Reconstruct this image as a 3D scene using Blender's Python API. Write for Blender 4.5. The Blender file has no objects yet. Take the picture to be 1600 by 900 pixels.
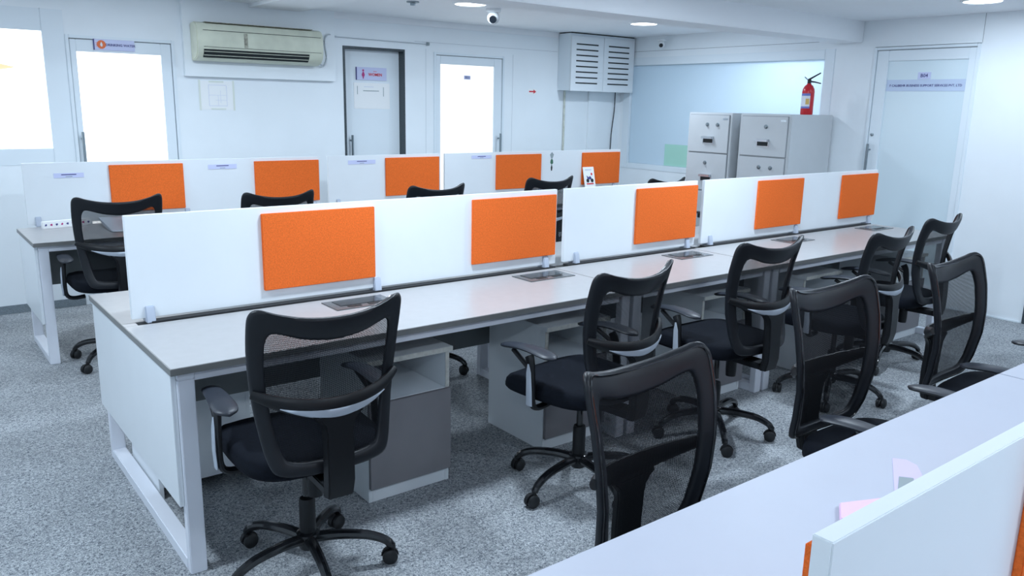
import bpy, bmesh, math, random
from mathutils import Vector, Matrix
random.seed(7)
S = bpy.context.scene
COL = S.collection
PI = math.pi

# ------------------------------------------------------------------ camera
def make_camera():
    yaw, pitch, roll, f = math.radians(51.993), math.radians(12.7375), math.radians(1.1556), 1263.32
    F = Vector((math.cos(yaw)*math.cos(pitch), math.sin(yaw)*math.cos(pitch), -math.sin(pitch)))
    R = Vector((math.sin(yaw), -math.cos(yaw), 0)); U = R.cross(F)
    R2 = R*math.cos(roll)+U*math.sin(roll); U2 = U*math.cos(roll)-R*math.sin(roll)
    cd = bpy.data.cameras.new('camera'); cd.sensor_width = 36; cd.lens = f/1600*36
    cd.clip_start = .02
    co = bpy.data.objects.new('camera', cd); COL.objects.link(co)
    m = Matrix((R2, U2, -F)).transposed().to_4x4(); m.translation = Vector((-0.6519, -2.5858, 1.5892))
    co.matrix_world = m
    S.camera = co
make_camera()

# ------------------------------------------------------------------ world, exposure, lamps
w = bpy.data.worlds.new('world'); S.world = w; w.use_nodes = True
w.node_tree.nodes['Background'].inputs[0].default_value = (.75, .87, 1, 1)
w.node_tree.nodes['Background'].inputs[1].default_value = .4
S.view_settings.view_transform = 'Standard'; S.view_settings.look = 'None'
S.view_settings.gamma = 1; S.view_settings.use_curve_mapping = False
S.view_settings.exposure = 0.0
LAMP_W = 35.0                     # watts of a ceiling downlight (the rows are dimmed separately)
ROW_DIM = {2.9: .45, .08: 1.0, -2.8: .55}
LAMP_COL = (.765, .90, 1.04)
PANE_E = 1.6                      # the lit frosted glass of the left wall
BACKROOM_W = 40.0                 # lamp in the room behind the far glass wall
W, F, H = 4.30, 6.28, 2.36        # left wall y, far wall x, ceiling
LAMPS = [(5.14, 2.91), (3.15, 2.88), (1.15, 2.88), (-1.0, 2.88), (5.50, .08), (3.3, .08), (1.15, .08), (-1.0, .08),
         (5.3, -2.7), (3.2, -2.7), (1.1, -2.9), (-1.1, -2.9)]

# ------------------------------------------------------------------ materials
def mat(name, col, rough=.5, metal=0, spec=.5, emit=0, noise=0, nscale=30, bump=0, bscale=200, coat=0, ecol=None):
    m = bpy.data.materials.new(name); m.use_nodes = True
    nt = m.node_tree; b = nt.nodes['Principled BSDF']
    b.inputs['Base Color'].default_value = (*col, 1); b.inputs['Roughness'].default_value = rough
    b.inputs['Metallic'].default_value = metal; b.inputs['Specular IOR Level'].default_value = spec
    b.inputs['Coat Weight'].default_value = coat
    if emit:
        b.inputs['Emission Color'].default_value = (*(ecol or col), 1); b.inputs['Emission Strength'].default_value = emit
    tc = nt.nodes.new('ShaderNodeTexCoord')
    if noise:
        n = nt.nodes.new('ShaderNodeTexNoise'); n.inputs['Scale'].default_value = nscale; n.inputs['Detail'].default_value = 4
        nt.links.new(tc.outputs['Object'], n.inputs['Vector'])
        r = nt.nodes.new('ShaderNodeMapRange'); r.inputs[1].default_value = .3; r.inputs[2].default_value = .7
        r.inputs[3].default_value = 1-noise; r.inputs[4].default_value = 1+noise
        nt.links.new(n.outputs['Fac'], r.inputs[0])
        mx = nt.nodes.new('ShaderNodeMix'); mx.data_type = 'RGBA'; mx.blend_type = 'MULTIPLY'; mx.inputs[0].default_value = 1
        mx.inputs[6].default_value = (*col, 1); nt.links.new(r.outputs[0], mx.inputs[7]); nt.links.new(mx.outputs[2], b.inputs['Base Color'])
    if bump:
        n2 = nt.nodes.new('ShaderNodeTexNoise'); n2.inputs['Scale'].default_value = bscale; n2.inputs['Detail'].default_value = 3
        nt.links.new(tc.outputs['Object'], n2.inputs['Vector'])
        bp = nt.nodes.new('ShaderNodeBump'); bp.inputs['Strength'].default_value = bump; bp.inputs['Distance'].default_value = .004
        nt.links.new(n2.outputs['Fac'], bp.inputs['Height']); nt.links.new(bp.outputs[0], b.inputs['Normal'])
    return m

M = {}
M['wall'] = mat('wall_paint', (.89, .945, .985), .55, noise=.015, nscale=3)
M['ceil'] = mat('ceiling_paint', (.92, .945, .975), .7, noise=.01, nscale=4)
M['frame'] = mat('white_aluminium', (.82, .895, .95), .4)
M['laminate'] = mat('white_laminate', (.80, .845, .88), .32, noise=.01, nscale=6)
M['powder'] = mat('white_powder_coat', (.80, .83, .90), .4)
M['desk'] = mat('desk_laminate', (.385, .385, .39), .30, spec=.5, noise=.03, nscale=25)
M['desk_white'] = mat('desk_white_laminate', (.52, .55, .63), .5, spec=.35, noise=.01, nscale=10)
M['edge'] = mat('desk_edge_band', (.20, .205, .20), .45)
M['grey_panel'] = mat('grey_panel', (.16, .18, .185), .5)
M['door_grey'] = mat('grey_drawer_front', (.215, .21, .225), .45, noise=.06, nscale=5)
M['ply'] = mat('chipboard_edge', (.55, .56, .52), .6, noise=.12, nscale=60)
M['orange'] = mat('orange_felt', (.86, .165, .032), .95, spec=.1, noise=.13, nscale=160, bump=.5, bscale=350)
M['clip'] = mat('grey_clip', (.42, .47, .56), .4)
M['black'] = mat('black_plastic', (.006, .007, .009), .40, spec=.35)
M['frame_black'] = mat('back_frame_plastic', (.007, .009, .013), .42, spec=.4, bump=.08, bscale=900)
M['gloss_black'] = mat('glossy_black_steel', (.008, .009, .011), .14, spec=.7)
M['pad'] = mat('armrest_rubber', (.020, .025, .036), .45)
M['fabric'] = mat('seat_fabric', (.006, .008, .013), .85, spec=.12, noise=.2, nscale=90, bump=.3, bscale=700)
M['rubber'] = mat('caster_rubber', (.01, .011, .013), .5)
M['silver'] = mat('silver_plastic', (.44, .49, .56), .38, metal=.25)
M['chrome'] = mat('chrome', (.62, .66, .7), .2, metal=1)
M['gap'] = mat('dark_gasket', (.02, .022, .025), .7)
M['boxplate'] = mat('access_box_plate', (.10, .11, .115), .22, spec=.6)
M['boxblack'] = mat('access_box_lid', (.02, .025, .028), .12, spec=.6)
M['steel'] = mat('handle_steel', (.28, .33, .36), .3, metal=.9)
M['jamb'] = mat('dark_granite', (.045, .062, .072), .45, noise=.4, nscale=120)
M['base'] = mat('baseboard_vinyl', (.20, .24, .27), .6, noise=.25, nscale=150)
M['cab'] = mat('cabinet_enamel', (.60, .63, .655), .42, noise=.015, nscale=8)
M['cab_dark'] = mat('cabinet_seam', (.20, .22, .24), .6)
M['acbody'] = mat('aged_ivory_plastic', (.70, .73, .60), .42, noise=.07, nscale=9)
M['acgrime'] = mat('grimy_grille', (.36, .36, .29), .7, noise=.4, nscale=60)
M['slot'] = mat('dark_slot', (.01, .016, .018), .6)
M['red'] = mat('red_enamel', (.62, .012, .02), .25, coat=.3)
M['label_white'] = mat('label_white', (.80, .82, .88), .5)
M['label_blue'] = mat('label_blue', (.16, .2, .55), .5)
M['yellow'] = mat('label_yellow', (.75, .5, .15), .5)
M['lav'] = mat('lavender_plate', (.62, .66, .90), .35)
M['navy'] = mat('navy_print', (.07, .07, .25), .5)
M['magenta'] = mat('magenta_print', (.48, .03, .20), .5)
M['redprint'] = mat('red_print', (.70, .03, .05), .5)
M['orangeprint'] = mat('orange_print', (.85, .18, .05), .5)
M['paper'] = mat('paper', (.94, .955, .96), .6)
M['paperfaint'] = mat('faint_print', (.66, .70, .86), .6)
M['tape'] = mat('yellowed_tape', (.78, .83, .76), .5)
M['greyprint'] = mat('grey_print', (.30, .36, .38), .6)
M['green'] = mat('pale_green_sheet', (.42, .74, .62), .4)
M['pink'] = mat('pink_paper', (.86, .60, .82), .6)
M['lilac'] = mat('lilac_paper', (.66, .58, .90), .6)
M['cable'] = mat('white_cable', (.55, .60, .65), .5)
M['blackcable'] = mat('black_cable', (.03, .035, .04), .5)
M['beige'] = mat('stained_conduit', (.60, .62, .55), .6, noise=.15, nscale=20)
M['lamp'] = mat('lamp_diffuser', (1, 1, 1), .5, emit=9, ecol=(.93, .98, 1))
M['lamprim'] = mat('lamp_rim', (.85, .88, .9), .4)
M['lens'] = mat('camera_lens', (.01, .014, .02), .1)
M['pane'] = mat('lit_frosted_glass', (.9, .94, .95), .3, emit=PANE_E, ecol=(.97, .99, 1.0))
M['pane2'] = mat('lit_frosted_glass_warm', (.9, .94, .93), .3, emit=.95, ecol=(.99, 1.0, .97))
M['doorglass'] = mat('frosted_door_glass', (.72, .84, .90), .16, spec=.5)

def mesh_mat():
    m = bpy.data.materials.new('woven_mesh'); m.use_nodes = True; nt = m.node_tree
    b = nt.nodes['Principled BSDF']; b.inputs['Base Color'].default_value = (.005, .006, .008, 1); b.inputs['Roughness'].default_value = .7; b.inputs['Specular IOR Level'].default_value = .12
    tc = nt.nodes.new('ShaderNodeTexCoord'); sp = nt.nodes.new('ShaderNodeSeparateXYZ'); nt.links.new(tc.outputs['Object'], sp.inputs[0])
    def mth(op, a, c=None):
        n = nt.nodes.new('ShaderNodeMath'); n.operation = op
        for i, v in enumerate((a, c)):
            if v is None: continue
            if isinstance(v, (int, float)): n.inputs[i].default_value = v
            else: nt.links.new(v, n.inputs[i])
        return n.outputs[0]
    k = 2*PI/.0062
    a = mth('SINE', mth('MULTIPLY', mth('ADD', sp.outputs[0], sp.outputs[2]), k))
    c = mth('SINE', mth('MULTIPLY', mth('SUBTRACT', sp.outputs[0], sp.outputs[2]), k))
    hole = mth('GREATER_THAN', mth('MULTIPLY', a, c), .29)
    tr = nt.nodes.new('ShaderNodeBsdfTransparent'); mx = nt.nodes.new('ShaderNodeMixShader')
    nt.links.new(hole, mx.inputs[0]); nt.links.new(b.outputs[0], mx.inputs[1]); nt.links.new(tr.outputs[0], mx.inputs[2])
    nt.links.new(mx.outputs[0], nt.nodes['Material Output'].inputs[0])
    return m
M['mesh'] = mesh_mat()

def carpet_mat():
    m = mat('loop_pile_carpet', (.2, .22, .24), .95, spec=.1, bump=.9, bscale=260); nt = m.node_tree; b = nt.nodes['Principled BSDF']
    tc = nt.nodes.new('ShaderNodeTexCoord')
    def noise(s, d, dist=0):
        n = nt.nodes.new('ShaderNodeTexNoise'); n.inputs['Scale'].default_value = s; n.inputs['Detail'].default_value = d
        n.inputs['Distortion'].default_value = dist; nt.links.new(tc.outputs['Object'], n.inputs['Vector']); return n.outputs['Fac']
    def ramp(src, p0, p1, c0, c1):
        r = nt.nodes.new('ShaderNodeValToRGB'); r.color_ramp.elements[0].position = p0; r.color_ramp.elements[1].position = p1
        r.color_ramp.elements[0].color = (*c0, 1); r.color_ramp.elements[1].color = (*c1, 1); nt.links.new(src, r.inputs[0]); return r.outputs[0]
    def mul(a, c):
        x = nt.nodes.new('ShaderNodeMix'); x.data_type = 'RGBA'; x.blend_type = 'MULTIPLY'; x.inputs[0].default_value = 1
        nt.links.new(a, x.inputs[6]); nt.links.new(c, x.inputs[7]); return x.outputs[2]
    fine = ramp(noise(110, 6, 1.5), .36, .64, (.13, .15, .175), (.60, .63, .65))
    big = ramp(noise(2.2, 3), .3, .7, (.86, .86, .86), (1.08, 1.08, 1.08))
    nt.links.new(mul(fine, big), b.inputs['Base Color'])
    return m
M['carpet'] = carpet_mat()

def glass_wall_mat():
    m = bpy.data.materials.new('frosted_wall_glass'); m.use_nodes = True; nt = m.node_tree
    b = nt.nodes['Principled BSDF']; b.inputs['Base Color'].default_value = (.62, .74, .80, 1); b.inputs['Roughness'].default_value = .25
    t = nt.nodes.new('ShaderNodeBsdfTranslucent'); t.inputs[0].default_value = (.9, .95, 1, 1)
    mx = nt.nodes.new('ShaderNodeMixShader'); mx.inputs[0].default_value = .5
    nt.links.new(b.outputs[0], mx.inputs[1]); nt.links.new(t.outputs[0], mx.inputs[2]); nt.links.new(mx.outputs[0], nt.nodes['Material Output'].inputs[0])
    return m
M['glasswall'] = glass_wall_mat()

# ------------------------------------------------------------------ mesh helpers
class MB:
    def __init__(s): s.v = []; s.f = []
    def add(s, vs, fs):
        o = len(s.v); s.v += [tuple(p) for p in vs]; s.f += [tuple(i+o for i in f) for f in fs]; return s
    def box(s, x0, x1, y0, y1, z0, z1):
        v = [(x, y, z) for z in (z0, z1) for y in (y0, y1) for x in (x0, x1)]
        return s.add(v, [(0, 2, 3, 1), (4, 5, 7, 6), (0, 1, 5, 4), (2, 6, 7, 3), (0, 4, 6, 2), (1, 3, 7, 5)])
    def prism(s, poly, a0, a1, axis='y'):
        n = len(poly)
        def P(p, a): return (p[0], a, p[1]) if axis == 'y' else ((a, p[0], p[1]) if axis == 'x' else (p[0], p[1], a))
        v = [P(p, a0) for p in poly]+[P(p, a1) for p in poly]
        return s.add(v, [tuple(range(n))[::-1], tuple(range(n, 2*n))]+[(i, (i+1) % n, n+(i+1) % n, n+i) for i in range(n)])
    def lathe(s, prof, c=(0, 0, 0), axis='z', n=20):
        v = []; m = len(prof)
        for i in range(n):
            a = 2*PI*i/n
            for r, h in prof:
                p = (r*math.cos(a), r*math.sin(a), h)
                if axis == 'x': p = (h, p[0], p[1])
                elif axis == 'y': p = (p[1], h, p[0])
                v.append((p[0]+c[0], p[1]+c[1], p[2]+c[2]))
        f = [(i*m+j, ((i+1) % n)*m+j, ((i+1) % n)*m+j+1, i*m+j+1) for i in range(n) for j in range(m-1)]
        f.append(tuple(i*m for i in range(n))[::-1]); f.append(tuple(i*m+m-1 for i in range(n)))
        return s.add(v, f)
    def tube(s, path, r, n=8, ry=None, closed=False, up=(0, 0, 1)):
        """sweep an ellipse along path; r / ry may be per-point lists; ry is the half size along 'up'"""
        P = [Vector(p) for p in path]; m = len(P); v = []
        for i in range(m):
            a = P[(i-1) % m] if (closed or i > 0) else P[i]; c = P[(i+1) % m] if (closed or i < m-1) else P[i]
            t = (c-a).normalized(); u = Vector(up); sd = t.cross(u)
            if sd.length < 1e-3: sd = t.cross(Vector((0, 1, 0)))
            sd.normalize(); u = sd.cross(t).normalized()
            r1 = r[i] if isinstance(r, (list, tuple)) else r
            r2 = r1 if ry is None else (ry[i] if isinstance(ry, (list, tuple)) else ry)
            for k in range(n):
                g = 2*PI*k/n; v.append(P[i]+sd*(r1*math.cos(g))+u*(r2*math.sin(g)))
        f = [(i*n+k, i*n+(k+1) % n, ((i+1) % m)*n+(k+1) % n, ((i+1) % m)*n+k) for i in range(m if closed else m-1) for k in range(n)]
        if not closed: f += [tuple(range(n))[::-1], tuple(range((m-1)*n, m*n))]
        return s.add(v, f)
    def build(s, name, m, parent=None, bevel=0, seg=2, sharp=35):
        bm = bmesh.new(); vs = [bm.verts.new(p) for p in s.v]
        for f in s.f:
            try: bm.faces.new([vs[i] for i in f])
            except ValueError: pass
        bmesh.ops.recalc_face_normals(bm, faces=bm.faces)
        if bevel:
            es = [e for e in bm.edges if len(e.link_faces) == 2 and e.calc_face_angle(0) > .5]
            bmesh.ops.bevel(bm, geom=es, offset=bevel, segments=seg, affect='EDGES', clamp_overlap=True)
        for e in bm.edges: e.smooth = len(e.link_faces) == 2 and e.calc_face_angle(0) < math.radians(sharp)
        for f in bm.faces: f.smooth = True
        me = bpy.data.meshes.new(name); bm.to_mesh(me); bm.free()
        me.materials.append(M[m])
        o = bpy.data.objects.new(name, me); COL.objects.link(o)
        if parent is not None:
            o.parent = parent
            o.location = -Vector(parent.get('_w', (0, 0, 0)))
        return o

def bx(name, m, parent, x0, x1, y0, y1, z0, z1, bevel=.002):
    return MB().box(x0, x1, y0, y1, z0, z1).build(name, m, parent, bevel=bevel)
def tag(o, label, cat=None, group=None, kind=None):
    o['label'] = label
    if cat and kind != 'structure': o['category'] = cat
    if group: o['group'] = group
    if kind: o['kind'] = kind
    return o
def thing(name, label, cat, loc=(0, 0, 0), group=None, kind=None):
    """Empty at the thing's base; parts built in world coordinates are shifted into it"""
    e = bpy.data.objects.new(name, None); COL.objects.link(e); e.location = loc; e.empty_display_size = .1
    e['_w'] = loc
    return tag(e, label, cat, group, kind)
def copy_tree(o, parent=None):
    c = o.copy(); COL.objects.link(c)
    if parent is not None: c.parent = parent
    for ch in o.children: copy_tree(ch, c)
    return c
def lettering(txt, size, m, parent, origin, xdir, ydir=(0, 0, 1), name='lettering', align='CENTER', bold=0.0, depth=.0006):
    cu = bpy.data.curves.new('t', 'FONT'); cu.body = txt; cu.size = size; cu.align_x = align; cu.align_y = 'CENTER'
    cu.extrude = depth; cu.offset = bold; cu.resolution_u = 2
    t = bpy.data.objects.new('t', cu); COL.objects.link(t)
    dg = bpy.context.evaluated_depsgraph_get(); me = bpy.data.meshes.new_from_object(t.evaluated_get(dg))
    bpy.data.objects.remove(t); bpy.data.curves.remove(cu)
    X = Vector(xdir).normalized(); Y = Vector(ydir).normalized(); Z = X.cross(Y)
    mw = Matrix((X, Y, Z)).transposed().to_4x4(); mw.translation = Vector(origin)
    me.transform(mw); me.materials.clear(); me.materials.append(M[m]); me.name = name
    o = bpy.data.objects.new(name, me); COL.objects.link(o)
    if parent is not None: o.parent = parent; o.location = -Vector(parent.get('_w', (0, 0, 0)))
    return o
def catmull(pts, n, closed=True):
    P = [Vector(p) for p in pts]; m = len(P); out = []
    for i in range(m if closed else m-1):
        a, b_, c, d = (P[(i-1) % m], P[i], P[(i+1) % m], P[(i+2) % m]) if closed else (P[max(i-1, 0)], P[i], P[i+1], P[min(i+2, m-1)])
        for k in range(n):
            t = k/n; out.append(.5*((2*b_)+(c-a)*t+(2*a-5*b_+4*c-d)*t*t+(3*b_-a-3*c+d)*t**3))
    if not closed: out.append(P[-1])
    return out
def interp(x, tab):
    if x <= tab[0][0]: return tab[0][1]
    for (a, p), (b_, q) in zip(tab, tab[1:]):
        if x <= b_:
            t = (x-a)/(b_-a); t = t*t*(3-2*t) if False else t
            return p+(q-p)*t
    return tab[-1][1]

# ================================================================== THE ROOM
X0, Y0 = -3.0, -5.0
def struct(o, label): return tag(o, label, kind='structure')
struct(MB().box(X0, F+.12, Y0, W+.2, -.1, 0).build('floor', 'carpet'), 'blue grey mottled loop pile carpet floor')
struct(MB().box(X0, F+.12, Y0, W+.2, H, H+.1).build('ceiling', 'ceil'), 'flat white painted ceiling with round downlights')
# left wall with openings for the window and three doors
D1, D2, D3 = (.53, 1.30), (2.75, 3.39), (3.71, 4.57)
T = .14
wl = MB()
wl.box(X0, -1.2, W, W+T, 0, H).box(-1.2, .53, W, W+T, 0, 1.09).box(-1.2, .53, W, W+T, 2.20, H)
wl.box(D1[1], D2[0], W, W+T, 0, H).box(D1[0], D1[1], W, W+T, 2.03, H).box(D2[0], D2[1], W, W+T, 2.08, H)
wl.box(D2[1], D3[0], W, W+T, 0, H).box(D3[0], D3[1], W, W+T, 2.075, H).box(D3[1], F+.12, W, W+T, 0, H)
wall_left = struct(wl.build('wall_left', 'wall'), 'white wall with three doors and a lit frosted window')
bx('raised_panel', 'wall', wall_left, 1.36, 2.655, W-.045, W-.0005, 1.765, H, 0)
for x in (3.62, 4.68):
    bx('panel_seam', 'cable', wall_left, x, x+.003, W-.0012, W+.001, .06, 1.76 if x < 2 else 2.1, 0)
bx('panel_seam', 'cable', wall_left, 3.5, 5.29, W-.003, W+.001, 2.16, 2.163, 0)
bx('cornice_strip', 'ceil', wall_left, 2.35, 5.29, W-.012, W-.0005, H-.055, H, 0)
# far wall: glass screen y 1.72..4.06, door y .38.. 1.25
wf = MB()
wf.box(F, F+.12, 4.25, W+.14, 0, H).box(F, F+.12, 1.62, 4.25, 0, .90).box(F, F+.12, 1.62, 4.25, 2.14, H)
wf.box(F, F+.12, 1.25, 1.62, 0, H).box(F, F+.12, .38, 1.25, 2.14, H).box(F, F+.12, -.21, .38, 0, H)
wf.box(F, F+.12, -1.12, -.21, 2.1, H).box(F, F+.12, Y0, -1.12, 0, H)
wall_far = struct(wf.build('wall_far', 'wall'), 'white end wall with frosted glass screen and door')
bx('panel_seam', 'cab_dark', wall_far, F-.001, F+.001, 1.62, 4.2, 2.205, 2.208, 0)
bx('panel_seam', 'cab_dark', wall_far, F-.001, F+.001, .375, .378, 2.14, H, 0)
struct(MB().box(X0, F+.12, Y0-.1, Y0, 0, H).build('wall_right', 'wall'), 'plain white side wall')
struct(MB().box(X0-.1, X0, Y0, W+.2, 0, H).build('wall_near', 'wall'), 'plain white wall at the near end')
# ceiling beams
bm_ = struct(bx('ceiling_beam', 'ceil', None, X0, F, 1.37, 1.65, 2.185, H+.01, .006), 'long white boxed ceiling beam running to the end wall')
struct(MB().box(1.90, 2.335, W-2.4, W-.046, H-.03, H+.01).build('ceiling_step', 'ceil'), 'shallow stepped white ceiling drop over the air conditioner')
# baseboards
struct(bx('baseboard_left', 'base', None, X0, .50, W-.012, W, 0, .062, .002), 'grey vinyl skirting strip along left wall')
bb = struct(bx('baseboard_far', 'frame', None, F-.01, F, -.20, .37, 0, .012, .001), 'thin pale skirting along end wall')
# window 1
wn = thing('window_1', 'large backlit frosted window panel with white frame', None, (-.3, W, 1.09), kind='structure')
bx('pane', 'pane', wn, -1.06, .385, W+.02, W+.03, 1.21, 2.045, 0)
bx('frame_stile', 'frame', wn, .385, .53, W-.006, W+.06, 1.09, 2.20, .003)
bx('frame_stile', 'frame', wn, -1.2, -1.06, W-.006, W+.06, 1.09, 2.20, .003)
bx('frame_rail', 'frame', wn, -1.06, .385, W-.004, W+.06, 2.045, 2.20, .003)
bx('frame_rail', 'frame', wn, -1.06, .385, W-.004, W+.06, 1.09, 1.21, .003)
fl = MB().prism([(-.55, 1.78), (-.2, 1.835), (.08, 1.812), (.207, 1.784), (.08, 1.760), (-.2, 1.75)], W+.0165, W+.0195, 'y')
M['flame'] = mat('pale_orange_decal', (.9, .55, .3), .5, emit=.75, ecol=(1, .70, .45))
tag(fl.build('window_decal', 'flame'), 'faint pale orange flame decal on lit window', 'decal')

def glazed_door(name, label, axis, a0, a1, ztop, g0, g1, gz0, gz1, pane, pos, leafdepth=.04):
    """aluminium framed glazed door in plane axis=pos; a = along wall"""
    def B(n, m, p0, p1, d0, d1, z0, z1, bev=.003):
        if axis == 'y': return bx(n, m, t, p0, p1, pos+d0, pos+d1, z0, z1, bev)
        return bx(n, m, t, pos+d0, pos+d1, p0, p1, z0, z1, bev)
    mid = (a0+a1)/2
    t = thing(name, label, None, (mid, pos, 0) if axis == 'y' else (pos, mid, 0), kind='structure')
    B('frame_jamb', 'frame', a0, a0+.025, -.012, .07, 0, ztop); B('frame_jamb', 'frame', a1-.025, a1, -.012, .07, 0, ztop)
    B('frame_head', 'frame', a0+.025, a1-.025, -.012, .07, ztop-.022, ztop)
    B('shadow_gap', 'cab_dark', a0+.025, a1-.025, .0, .06, ztop-.027, ztop-.0222, 0)
    lo, hi = a0+.029, a1-.029
    B('stile', 'frame', lo, g0, .0, leafdepth, .01, ztop-.028); B('stile', 'frame', g1, hi, .0, leafdepth, .01, ztop-.028)
    B('rail', 'frame', g0, g1, .0, leafdepth, gz1, ztop-.028); B('rail', 'frame', g0, g1, .0, leafdepth, .01, gz0)
    B('pane', pane, g0, g1, .014, .022, gz0, gz1, 0)
    return t
def pull_handle(t, axis, a, pos, z0, z1):
    m = MB()
    if axis == 'y':
        m.tube([(a, pos-.045, z0), (a, pos-.045, z1)], .011, 10, up=(1, 0, 0))
        for z in (z0+.05, z1-.05): m.tube([(a, pos-.045, z), (a, pos+.005, z)], .008, 8)
    else:
        m.tube([(pos-.045, a, z0), (pos-.045, a, z1)], .011, 10, up=(1, 0, 0))
        for z in (z0+.05, z1-.05): m.tube([(pos-.045, a, z), (pos+.005, a, z)], .008, 8)
    m.build('handle', 'steel', t)
d1 = glazed_door('door_1', 'white framed door with bright frosted glass under drinking water sign', 'y', D1[0], D1[1], 2.03, .60, 1.195, .25, 1.915, 'pane', W)
pull_handle(d1, 'y', .585, W, .95, 1.33)
d3 = glazed_door('door_3', 'white framed door with glowing frosted glass next to red arrow', 'y', D3[0], D3[1], 2.075, 3.79, 4.44, .25, 1.968, 'pane2', W)
pull_handle(d3, 'y', 4.50, W, .95, 1.30)
d4 = glazed_door('door_4', 'white framed frosted glass door in the end wall beside steel cabinets', 'x', .38, 1.25, 2.135, .462, 1.118, .16, 2.02, 'doorglass', F)
pull_handle(d4, 'x', 1.195, F, .93, 1.32)
MB().lathe([(.0, -.008), (.014, -.006), (.014, .002)], (F, 1.19, 1.40), 'x', 12).build('lock', 'steel', d4)
# women's door, recessed in a dark lined opening
d2 = thing('door_2', 'plain white door recessed in a dark lined opening', None, (3.07, W, 0), kind='structure')
bx('leaf', 'frame', d2, 2.775, 3.375, W+.085, W+.125, .01, 2.06, .003)
bx('lining_jamb', 'jamb', d2, D2[1]-.015, D2[1], W-.004, W+.13, 0, 2.08, .001); bx('lining_jamb', 'jamb', d2, D2[0], D2[0]+.022, W-.004, W+.13, 0, 2.08, .001)
bx('lining_head', 'jamb', d2, D2[0]+.022, D2[1]-.015, W-.004, W+.13, 2.06, 2.08, .001)
pull_handle(d2, 'y', 2.85, W+.085, .93, 1.29)
# dark lined opening past the right end
d5 = thing('door_5', 'door with dark frame further along end wall', None, (F, -.66, 0), kind='structure')
bx('frame_jamb', 'jamb', d5, F-.01, F+.1, -.26, -.21, 0, 2.1, .002); bx('frame_jamb', 'jamb', d5, F-.01, F+.1, -1.12, -1.07, 0, 2.1, .002)
bx('frame_head', 'jamb', d5, F-.01, F+.1, -1.07, -.26, 2.05, 2.1, .002); bx('leaf', 'frame', d5, F+.03, F+.07, -1.07, -.26, .01, 2.05, .002)

# glass screen in far wall and the lit room behind it
w2 = thing('window_2', 'long frosted glass screen behind the filing cabinets', None, (F, 2.9, .9), kind='structure')
bx('pane', 'glasswall', w2, F+.03, F+.038, 1.72, 4.15, .96, 2.055, 0)
bx('frame_stile', 'frame', w2, F-.006, F+.07, 4.15, 4.25, .90, 2.14, .003); bx('frame_stile', 'frame', w2, F-.006, F+.07, 1.62, 1.72, .90, 2.14, .003)
bx('frame_rail', 'frame', w2, F-.006, F+.07, 1.72, 4.15, 2.055, 2.14, .003); bx('frame_rail', 'frame', w2, F-.006, F+.07, 1.72, 4.15, .90, .96, .003)
rb = MB(); rx = F+2.2
rb.box(F+.12, rx, 1.1, 1.2, 0, H+.2).box(F+.12, rx, 4.6, 4.7, 0, H+.2).box(rx, rx+.1, 1.1, 4.7, 0, H+.2)
struct(rb.build('wall_behind_glass', 'wall'), 'white walls of the room behind the frosted screen')
struct(MB().box(F+.12, rx+.1, 1.1, 4.7, H+.1, H+.2).build('ceiling_behind_glass', 'ceil'), 'ceiling of the room behind the frosted screen')
struct(MB().box(F+.12, rx+.1, 1.1, 4.7, -.1, 0).build('floor_behind_glass', 'carpet'), 'carpet of the room behind the frosted screen')
tag(bx('sheet', 'green', None, F+.0255, F+.0295, 3.20, 3.60, .965, 1.20, 0), 'pale green sheet stuck low on frosted glass screen', 'sheet')

# ================================================================== CEILING LAMPS
def downlight(x, y, z, label, watts, group='round ceiling downlights'):
    t = thing('ceiling_downlight', label, 'light', (x, y, z), group)
    MB().lathe([(.118, -.004), (.122, -.012), (.137, -.010), (.14, 0)], (x, y, z), 'z', 32).build('rim', 'lamprim', t)
    MB().lathe([(.0, -.0085), (.117, -.0085), (.117, -.002)], (x, y, z), 'z', 32).build('diffuser', 'lamp', t)
    ld = bpy.data.lights.new('lamp_light', 'AREA'); ld.shape = 'DISK'; ld.size = .24; ld.energy = watts; ld.color = LAMP_COL
    lo = bpy.data.objects.new('lamp_light', ld); COL.objects.link(lo); lo.parent = t; lo.location = (0, 0, -.016)
for i, (x, y) in enumerate(LAMPS):
    dim = ROW_DIM[min(ROW_DIM, key=lambda r: abs(r-y))]
    lab = {0: 'round LED downlight in the ceiling nearest the vented wall box', 1: 'round LED downlight right beside the ball security camera', 4: 'round LED downlight in the ceiling before the frosted end wall door'}.get(i, 'round LED downlight in the ceiling away from cameras and vented box')
    downlight(x, y, H, lab, LAMP_W*dim*(.33 if i == 4 else 1))
downlight(F+.75, 2.05, H+.1, 'round LED downlight in the room behind frosted glass', BACKROOM_W, None)

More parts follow.
